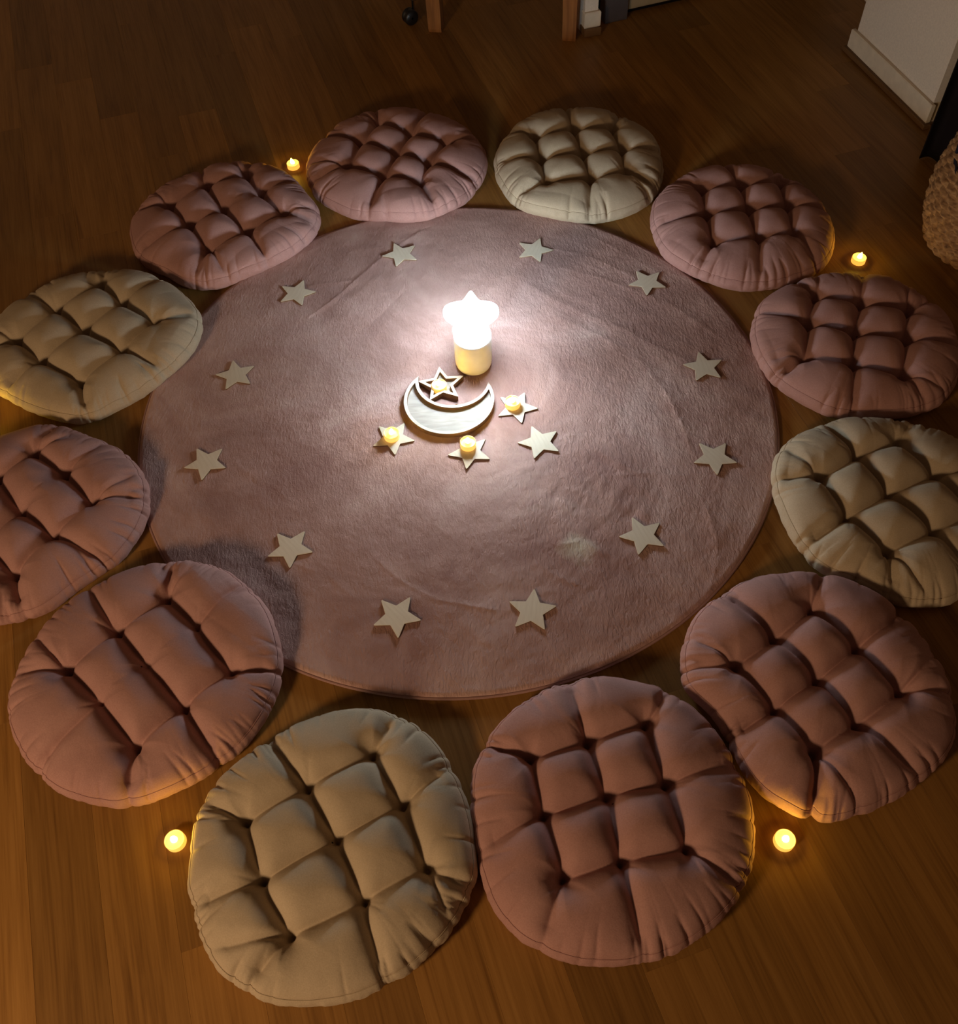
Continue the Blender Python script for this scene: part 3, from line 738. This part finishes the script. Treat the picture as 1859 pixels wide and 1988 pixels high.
v, f = prism(rounded_poly([(-0.36, 0.44), (0.04, 0.44), (0.04, 0.52), (-0.36, 0.52)], 0.03), 0.54, 1.0, 0.02); obj('backrest', mesh_np('backrest', v, f, M_BLACK), cs)
# dark grey cabinet with a pale bottom rail
cb0 = np.array([0.556, 3.462]); cang = math.radians(17.5)
cb = empty('grey_cabinet', (cb0[0], cb0[1], 0), cang); tag(cb, 'dark grey cabinet with a pale bottom rail standing at the far wall', 'cabinet')
v, f = box(0.0, 0.088, 0.0, 0.05, 0.0, 1.2, 0.003); obj('corner_post', mesh_np('corner_post', v, f, M_GREY, False), cb)
v, f = box(0.088, 0.95, 0.022, 0.04, 0.022, 0.078, 0.003); obj('bottom_rail', mesh_np('bottom_rail', v, f, M_PALE, False), cb)
v, f = box(0.088, 0.95, 0.045, 0.06, 0.0, 1.2); obj('door', mesh_np('door', v, f, M_BLACK, False), cb)
v, f = box(0.95, 1.0, 0.0, 0.05, 0.0, 1.2, 0.003); obj('corner_post', mesh_np('corner_post', v, f, M_GREY, False), cb)
v, f = box(0.0, 1.0, 0.061, 0.13, 0.02, 1.2); obj('body', mesh_np('body', v, f, M_BLACK, False), cb)
# black curtain that hangs to the floor past the end of the pale wall
cu = empty('black_curtain', (1.425, 2.560, 0), math.radians(-18)); tag(cu, 'black curtain hanging to the floor past the end of the pale wall', 'curtain')
tt = np.linspace(0, 1, 160); cx = tt*0.62; cy = 0.028*np.sin(tt*2*np.pi*6.5)*(0.35+0.65*np.clip(tt*6, 0, 1))+0.02*tt
zc = np.concatenate([np.linspace(0.004, 0.7, 24), np.linspace(0.8, 2.15, 8)])
front = np.stack([np.repeat(cx[None], len(zc), 0), cy[None]*(1.15-0.1*zc[:, None]), np.repeat(zc[:, None], len(cx), 1)], -1)
back = front+np.array([0, 0.006, 0])
V = np.vstack([front.reshape(-1, 3), back.reshape(-1, 3)]); nq = len(cx); nb = len(front.reshape(-1, 3))
Qf = grid_quads(len(zc), nq, False); Qb = grid_quads(len(zc), nq, False, nb)[:, ::-1]
i = np.arange(nq-1); bot = np.stack([i+1, i, nb+i, nb+i+1], -1); k = np.arange(len(zc)-1)
sl = np.stack([k*nq, (k+1)*nq, nb+(k+1)*nq, nb+k*nq], -1); sr = np.stack([k*nq+nq-1, nb+k*nq+nq-1, nb+(k+1)*nq+nq-1, (k+1)*nq+nq-1], -1)
obj('drape', mesh_np('drape', V, np.vstack([Qf, Qb, bot, sl, sr]), M_BLACK), cu)
v, q = tube([(-0.03, 0.02, 2.17), (0.3, 0.02, 2.17), (0.66, 0.02, 2.17)], 0.012, 12, closed=False); obj('rod', mesh_np('rod', v, q, M_GREY), cu)
# woven basket
BKC = ground((1815, 487))+np.array([0.150, 0.030])
bk = empty('woven_basket', (BKC[0], BKC[1], 0)); tag(bk, 'chunky brown woven seagrass basket with dark cloth inside, on the floor by the black curtain', 'basket')
NZ, NA = 150, 420
zz = np.linspace(0, 1, NZ); HB = 0.335
aa = np.linspace(0, 2*np.pi, NA, endpoint=False)
rad_b = 0.138+0.052*np.sin(np.pi*np.clip(zz*0.78+0.10, 0, 1))-0.006*zz
rows = 15
rowi = np.floor(zz*rows); ph = (zz*rows) % 1
strand = np.abs(np.sin(np.pi*ph))[:, None]**0.9
braid = np.abs(np.sin(aa[None, :]*15+rowi[:, None]*np.pi*0.5+(ph[:, None]-0.5)*1.7))**0.7
rr = rad_b[:, None]+0.017*strand*(0.25+0.75*braid)+0.004*fbm(aa[None, :]*20, zz[:, None]*60, 2)
V = np.stack([rr*np.cos(aa), rr*np.sin(aa), np.repeat((zz*HB)[:, None], NA, 1)], -1).reshape(-1, 3)
inner_r = rad_b[::-6][:, None]-0.010+0*aa[None, :]
Vi = np.stack([inner_r*np.cos(aa), inner_r*np.sin(aa), np.repeat((zz[::-6]*HB)[:, None], NA, 1)], -1).reshape(-1, 3)
obj('woven_wall', mesh_np('woven_wall', np.vstack([V, Vi]), grid_quads(NZ+len(zz[::-6]), NA), M_WICKER), bk)
v, q = lathe([(0.004, 0.002), (0.142, 0.002), (0.142, 0.010), (0.004, 0.010)], 48); obj('base', mesh_np('base', v, q, M_WICKER), bk)
th3 = np.linspace(0, 2*np.pi, 200, endpoint=False)
for k in range(3):
    rp = rad_b[-1]+0.003+0.007*np.cos(th3*22+k*2.09); zp = HB+0.004+0.007*np.sin(th3*22+k*2.09)
    v, q = tube(np.stack([rp*np.cos(th3), rp*np.sin(th3), zp], -1), 0.0075, 8); obj('rim_strand', mesh_np('rim_strand', v, q, M_WICKER), bk)
v, q = lathe([(0.16*0.98, HB-0.10), (0.150, HB-0.04), (0.135, HB+0.01), (0.10, HB+0.045), (0.05, HB+0.06), (0.003, HB+0.062)], 64)
v[:, 2] += 0.012*fbm(v[:, 0]*18, v[:, 1]*18, 3); sc_ = (rad_b[-1]-0.012)/0.157; v[:, :2] *= sc_
lc = obj('cloth', mesh_np('cloth', v, q, M_NAVY), bk); lc['label'] = 'dark navy cloth inside the basket'
hp = []
for t in np.linspace(0, math.pi, 40):
    hp.append((-(rad_b[-1]+0.016+0.012*math.sin(t)), 0.055*math.cos(t)-0.02, HB-0.004-0.075*math.sin(t)))
v, q = tube(hp, 0.007, 8, closed=False); obj('handle', mesh_np('handle', v, q, M_NAVY), bk)
